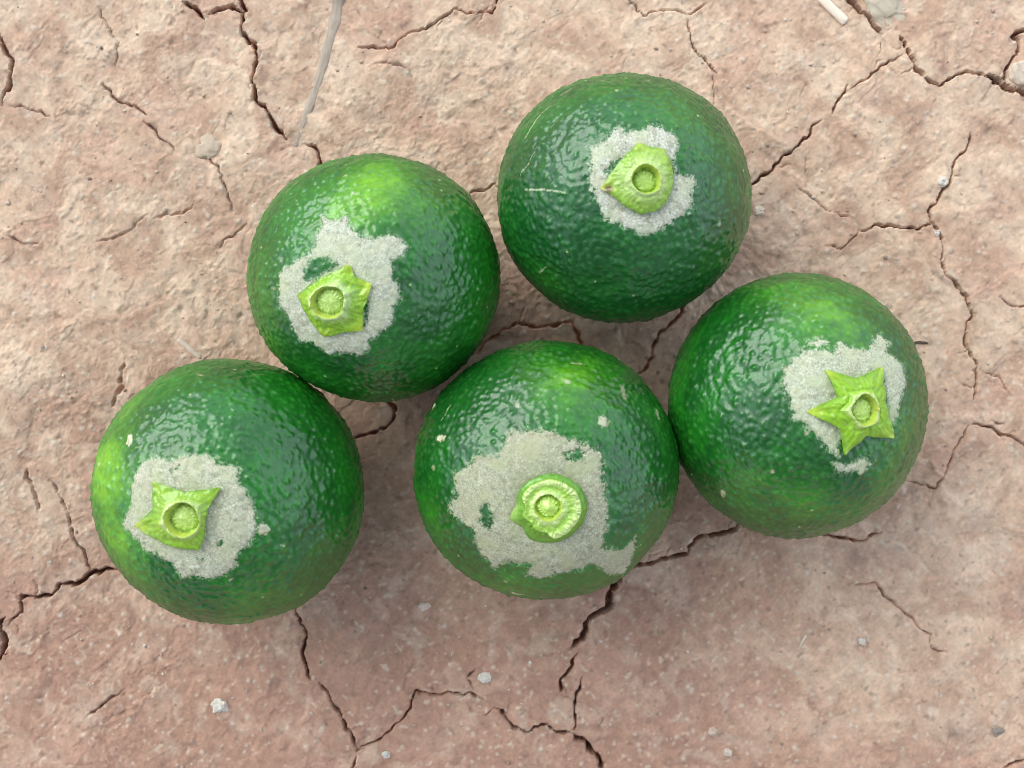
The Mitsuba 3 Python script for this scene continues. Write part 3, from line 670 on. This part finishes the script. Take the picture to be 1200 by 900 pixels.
def stalk(key, pts, w0, w1, lift, color, label, cat, seed, flat=0.55):
    """a dry plant stalk along plan points: oval in section, ribbed lengthwise, ends closed, lying on the clay"""
    p = plan(pts)
    seg = np.linalg.norm(np.diff(p, axis=0), axis=1)
    s = np.r_[0, np.cumsum(seg)]
    t = np.linspace(0, s[-1], max(12, int(s[-1] / 0.25)))
    q = np.stack([np.interp(t, s, p[:, k]) for k in (0, 1)], -1)
    z = np.array([height_at(*x) for x in q])
    z = np.convolve(np.pad(z, 8, mode='edge'), np.ones(17) / 17, 'valid') + lift
    d = np.gradient(q, axis=0)
    d /= np.linalg.norm(d, axis=1, keepdims=True)
    m = 20
    a = np.arange(m) * 2 * np.pi / m
    one = np.zeros((len(t), 3)); one[:, 0] = t
    w = (w0 + (w1 - w0) * t / s[-1]) * UNIT / 2 * (0.85 + 0.3 * meshkit.noise(one * 0.6, seed)) * np.clip(np.minimum(t, s[-1] - t) / 0.35 + 0.25, 0, 1)
    rib = 1 + 0.10 * np.cos(a * 7)
    off = (w[:, None] * np.cos(a) * rib)
    V = np.stack([q[:, :1] - d[:, 1:2] * off, q[:, 1:] + d[:, :1] * off, z[:, None] + w[:, None] * flat * np.sin(a) * rib], -1).reshape(-1, 3)
    i = np.arange(len(t) * m).reshape(len(t), m)
    j = np.roll(i, -1, 1)
    F = np.vstack([np.column_stack([i[:-1].ravel(), j[1:].ravel(), i[1:].ravel()]), np.column_stack([i[:-1].ravel(), j[:-1].ravel(), j[1:].ravel()])])
    for e, flip in ((0, 1), (len(t) - 1, 0)):
        V = np.vstack([V, V[i[e]].mean(0)])
        tri = np.column_stack([np.full(m, len(V) - 1), i[e], j[e]])
        F = np.vstack([F, tri if not flip else tri[:, ::-1]])
    g = meshkit.fbm(np.column_stack([V[:, 0] * .5, V[:, 1] * .5, np.r_[np.tile(np.cos(a) * 3, len(t)), 0, 0]]), 3, seed)
    put(key, V, F[:, ::-1], np.broadcast_to(color, V.shape) * (0.75 + 0.5 * g)[:, None], 'stone_material')
    labels[key] = {'label': label, 'category': cat}


stalk('straw', [(952, -14), (962, -2), (975, 11), (992, 26)], 13, 11, 0.45, (0.80, 0.66, 0.54), 'pale dry straw piece entering at the top edge beside a clay crack', 'straw', 51)
stalk('plant_stalk', [(398, -14), (392, 25), (380, 70), (366, 115), (352, 150), (344, 172)], 17, 8, -0.22, (0.40, 0.31, 0.25), 'long greyish dry stalk half buried in the clay at the upper left', 'plant stalk', 52, .45)
stalk('straw_001', [(209, 397), (222, 408), (236, 420)], 6, 4, 0.15, (0.56, 0.44, 0.35), 'short beige straw sliver on the clay above the leftmost lime', 'straw', 53)
stalk('straw_002', [(944, 743), (940, 750), (936, 758)], 3.5, 2, 0.12, (0.60, 0.50, 0.40), 'tiny straw sliver on bare clay below the star calyx lime', 'straw', 54)
stalk('twig', [(1066, 404), (1076, 401), (1088, 402)], 3.2, 2.4, 0.25, (0.09, 0.06, 0.045), 'tiny dark twig poking out beside the rightmost lime', 'twig', 55)
stone('clay_clod', 1036, 8, 27, 19, 8, (0.52, 0.42, 0.325), 'pale grey clod of earth behind the wide crack at the top right', 'clod', 61, -0.9, sink=.70, rough=.5)
stone('clay_clod_001', 1196, 88, 13, 15, 8, (0.56, 0.44, 0.355), 'whitish clod of earth caught in the crack fork at the right edge', 'clod', 62, sink=.5, rough=.25)
stone('stone', 247, 172, 21, 18, 10, (0.50, 0.375, 0.285), 'rounded beige stone set in the clay at the upper left', 'stone', 63, .4, sink=.86, rough=.5)
W_ = (0.60, 0.53, 0.47)
stone('pebble', 258, 826, 10, 7.5, 6, W_, 'white pebble on the clay below the leftmost lime', 'pebble', 71, .2)
stone('pebble_001', 568, 792, 6.5, 5, 5, W_, 'white pebble beside the thin crack below the ringed calyx lime', 'pebble', 72)
stone('pebble_002', 1103, 214, 6, 5.5, 5, W_, 'white pebble beside a crack at the upper right', 'pebble', 73)
stone('pebble_003', 835, 857, 4.5, 4.5, 4, (0.52, 0.39, 0.32), 'left one of two small pinkish pebbles at the bottom edge right of middle', 'pebble', 74)
stone('pebble_004', 854, 882, 5, 5, 4, (0.54, 0.43, 0.36), 'right one of two small pinkish pebbles at the bottom edge right of middle', 'pebble', 75)
stone('pebble_005', 497, 710, 6.5, 4.5, 4, (0.60, 0.47, 0.40), 'small beige pebble between the leftmost lime and the ringed calyx lime', 'pebble', 76, .3)
stone('pebble_006', 1008, 750, 3.5, 3.5, 3, W_, 'tiny white pebble on bare clay below the rightmost lime', 'pebble', 77)
stone('pebble_007', 1168, 856, 6.5, 5, 5, (0.27, 0.21, 0.175), 'dark grey pebble in the lower right corner', 'pebble', 78, .5)
stone('pebble_008', 452, 883, 4.5, 4, 4, (0.56, 0.52, 0.46), 'small grey pebble at the bottom edge beside a thin crack', 'pebble', 79)
stone('pebble_009', 1096, 274, 3.4, 3.4, 3, W_, 'tiny white pebble just below the meeting of two cracks at right', 'pebble', 80)
stone('pebble_010', 888, 248, 6, 5, 4, (0.60, 0.48, 0.38), 'small tan pebble touching the right side of the scratched lime', 'pebble', 81)


def crumbs():
    """loose crumbs of clay, too many to count"""
    rng = np.random.default_rng(5)
    m = trimesh.creation.icosphere(1)
    u, f = np.array(m.vertices), np.array(m.faces)
    V, F, C, at = [], [], [], 0
    for k in range(2600):
        x, y = rng.uniform(-118, 118), rng.uniform(-92, 92)
        if meshkit.fbm(np.array([[x, y, 0]]) * 0.04, 2, 8)[0] < rng.uniform(0.25, 0.7):
            continue
        if any(((x - L['c'][0]) / L['r'][0]) ** 2 + ((y - L['c'][1]) / L['r'][1]) ** 2 < 0.55 for L in LIMES):
            continue
        s = 0.10 + 0.30 * rng.random() ** 4
        v = u * (1 + rng.uniform(-0.35, 0.35, (len(u), 1))) * s * rng.uniform(0.6, 1.3, 3) + [x, y, height_at(x, y) + s * 0.3]
        V.append(v); F.append(f + at); at += len(u)
        C.append(np.broadcast_to(np.array([(0.50, 0.38, 0.30), (0.40, 0.27, 0.21), (0.60, 0.51, 0.43), (0.27, 0.20, 0.165)][rng.choice(4, p=[.45, .3, .17, .08])]) * rng.uniform(.85, 1.1), v.shape))
    put('clay_crumbs', np.vstack(V), np.vstack(F), np.vstack(C), 'stone_material')
    labels['clay_crumbs'] = {'label': 'loose crumbs of dry clay scattered over the ground', 'category': 'clay crumbs', 'kind': 'stuff'}


crumbs()
